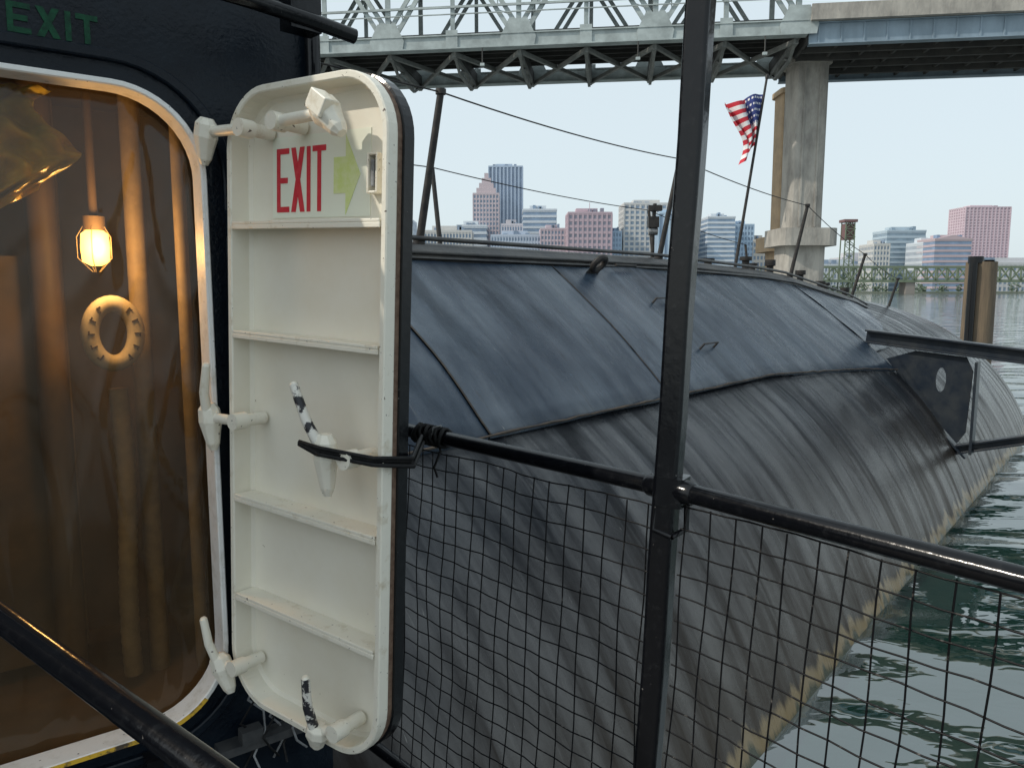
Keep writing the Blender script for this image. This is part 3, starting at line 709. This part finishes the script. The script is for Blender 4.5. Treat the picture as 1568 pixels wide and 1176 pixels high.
building('low_waterfront_block',r(480),r(745),33,700,(.45,.45,.45),GL,7,40)
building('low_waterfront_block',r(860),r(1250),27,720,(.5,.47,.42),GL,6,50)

# lift-truss bridge downstream
M['hb']=mat('pale_green_truss_paint',(.15,.19,.13),.7); M['hbr']=mat('dark_red_counterweight',(.16,.09,.09),.7); M['hbp']=mat('old_pier_concrete',(.24,.22,.20),.8)
b=MB(); Y=590
x=190; 
b.abox(190,620,Y-6,Y+6,8.4,10.4,'hb')
while x<620:
    for yy in (Y-6,Y+6):
        b.beam((x,yy,10),(x,yy,19),.9,.9,'hb'); b.beam((x,yy,10),(x+8,yy,20),.9,.9,'hb'); b.beam((x+8,yy,20),(x+16,yy,10),.9,.9,'hb'); b.beam((x+8,yy,10),(x+8,yy,20),.7,.7,'hb')
    x+=16
for yy in (Y-6,Y+6): b.abox(190,620,yy-.4,yy+.4,19.2,20.6,'hb')
for x in (300,361,422): b.abox(x-3.5,x+3.5,Y-5,Y+5,-1,8.4,'hbp')
for x in (253,330+200):
    for dx in (-4,4):
        for dy in (-4,4): b.beam((x+dx,Y+dy,0),(x+dx*.8,Y+dy,54),.7,.7,'hb')
    for i in range(9):
        z=6*i; b.beam((x-4,Y-4,z),(x+4,Y-4,z+6),.45,.45,'hb'); b.beam((x+4,Y-4,z),(x-4,Y-4,z+6),.45,.45,'hb'); b.beam((x-4,Y-4,z),(x+4,Y-4,z),.5,.5,'hb')
    b.abox(x-3.4,x+3.4,Y-3.4,Y+3.4,40,52,'hbr'); b.abox(x-5,x+5,Y-5,Y+5,53,55,'hbr')
b.obj('distant_lift_bridge')

# trees along the bank
b=MB()
for i in range(230):
    x=random.uniform(-250,760); y=random.uniform(640,680); h=random.uniform(3.5,7.5); wdt=h*random.uniform(.4,.7)
    b.tube([(x,y,1),(x,y,h*.6)],.3,'tree',4)
    for k in range(28):
        c=V((x+random.gauss(0,wdt*.45),y+random.gauss(0,wdt*.4),1+h*random.uniform(.1,1))); q=[c+V((random.uniform(-1,1),random.uniform(-1,1),random.uniform(-1,1)))*1.3 for _ in range(4)]
        b.add(q,[(0,1,2),(0,2,3),(0,3,1)],'tree')
b.obj('distant_tree_row')
b=MB(); b.abox(-3000,4000,632,5000,-2,1.2,'bank'); b.obj('river_bank')
b=MB(); b.add([(-4000,-600,0),(4000,-600,0),(4000,6000,0),(-4000,6000,0)],[(0,1,2,3)],'water'); b.obj('river_water')
b=MB(); px,py=18.2,30.2
b.tube([(px,py,-2),(px,py,4.25)],[.58,.54],'wood',18); b.tube([(px-.55,py-.4,-2),(px-.55,py-.4,4.2)],.16,'blackpaint',12); b.tube([(px-.35,py-.2,4.2),(px-.35,py-.2,4.45)],.28,'blackpaint',12)
b.obj('mooring_piling')

# ---------------------------------------------------------------- LIGHT, WORLD, CAMERA
sc=bpy.context.scene
w=bpy.data.worlds.new("World"); sc.world=w; w.use_nodes=True; nt=w.node_tree
az=math.atan2(-.95,-.30); el=math.radians(40)
sky=nt.nodes.new('ShaderNodeTexSky'); sky.sky_type='NISHITA'; sky.sun_disc=False; sky.sun_elevation=el; sky.sun_rotation=az%(2*math.pi); sky.dust_density=3.0; sky.ozone_density=1.2; sky.air_density=1.0
# thin bright summer haze over the clear-sky model
hzm=nt.nodes.new('ShaderNodeMix'); hzm.data_type='RGBA'; hzm.inputs[0].default_value=.82; hzm.inputs[7].default_value=(5.3,6.05,6.35,1)
nt.links.new(sky.outputs[0],hzm.inputs[6])
nt.links.new(hzm.outputs[2],nt.nodes['Background'].inputs[0]); nt.nodes['Background'].inputs[1].default_value=.15
sv=V((math.sin(az)*math.cos(el),math.cos(az)*math.cos(el),math.sin(el)))
sl=bpy.data.lights.new('sun','SUN'); sl.energy=2.5; sl.angle=math.radians(.6); sl.color=(1,.92,.80)
so=bpy.data.objects.new('sun',sl); so.rotation_euler=sv.to_track_quat('Z','Y').to_euler(); sc.collection.objects.link(so)
cd=bpy.data.cameras.new('camera'); cd.sensor_width=36; cd.lens=27.09; cd.clip_start=.05; cd.clip_end=12000
co=bpy.data.objects.new('camera',cd); co.location=cam; co.rotation_euler=(math.radians(83),0,0); sc.collection.objects.link(co); sc.camera=co
sc.view_settings.view_transform='Standard'; sc.view_settings.look='None'; sc.view_settings.exposure=0
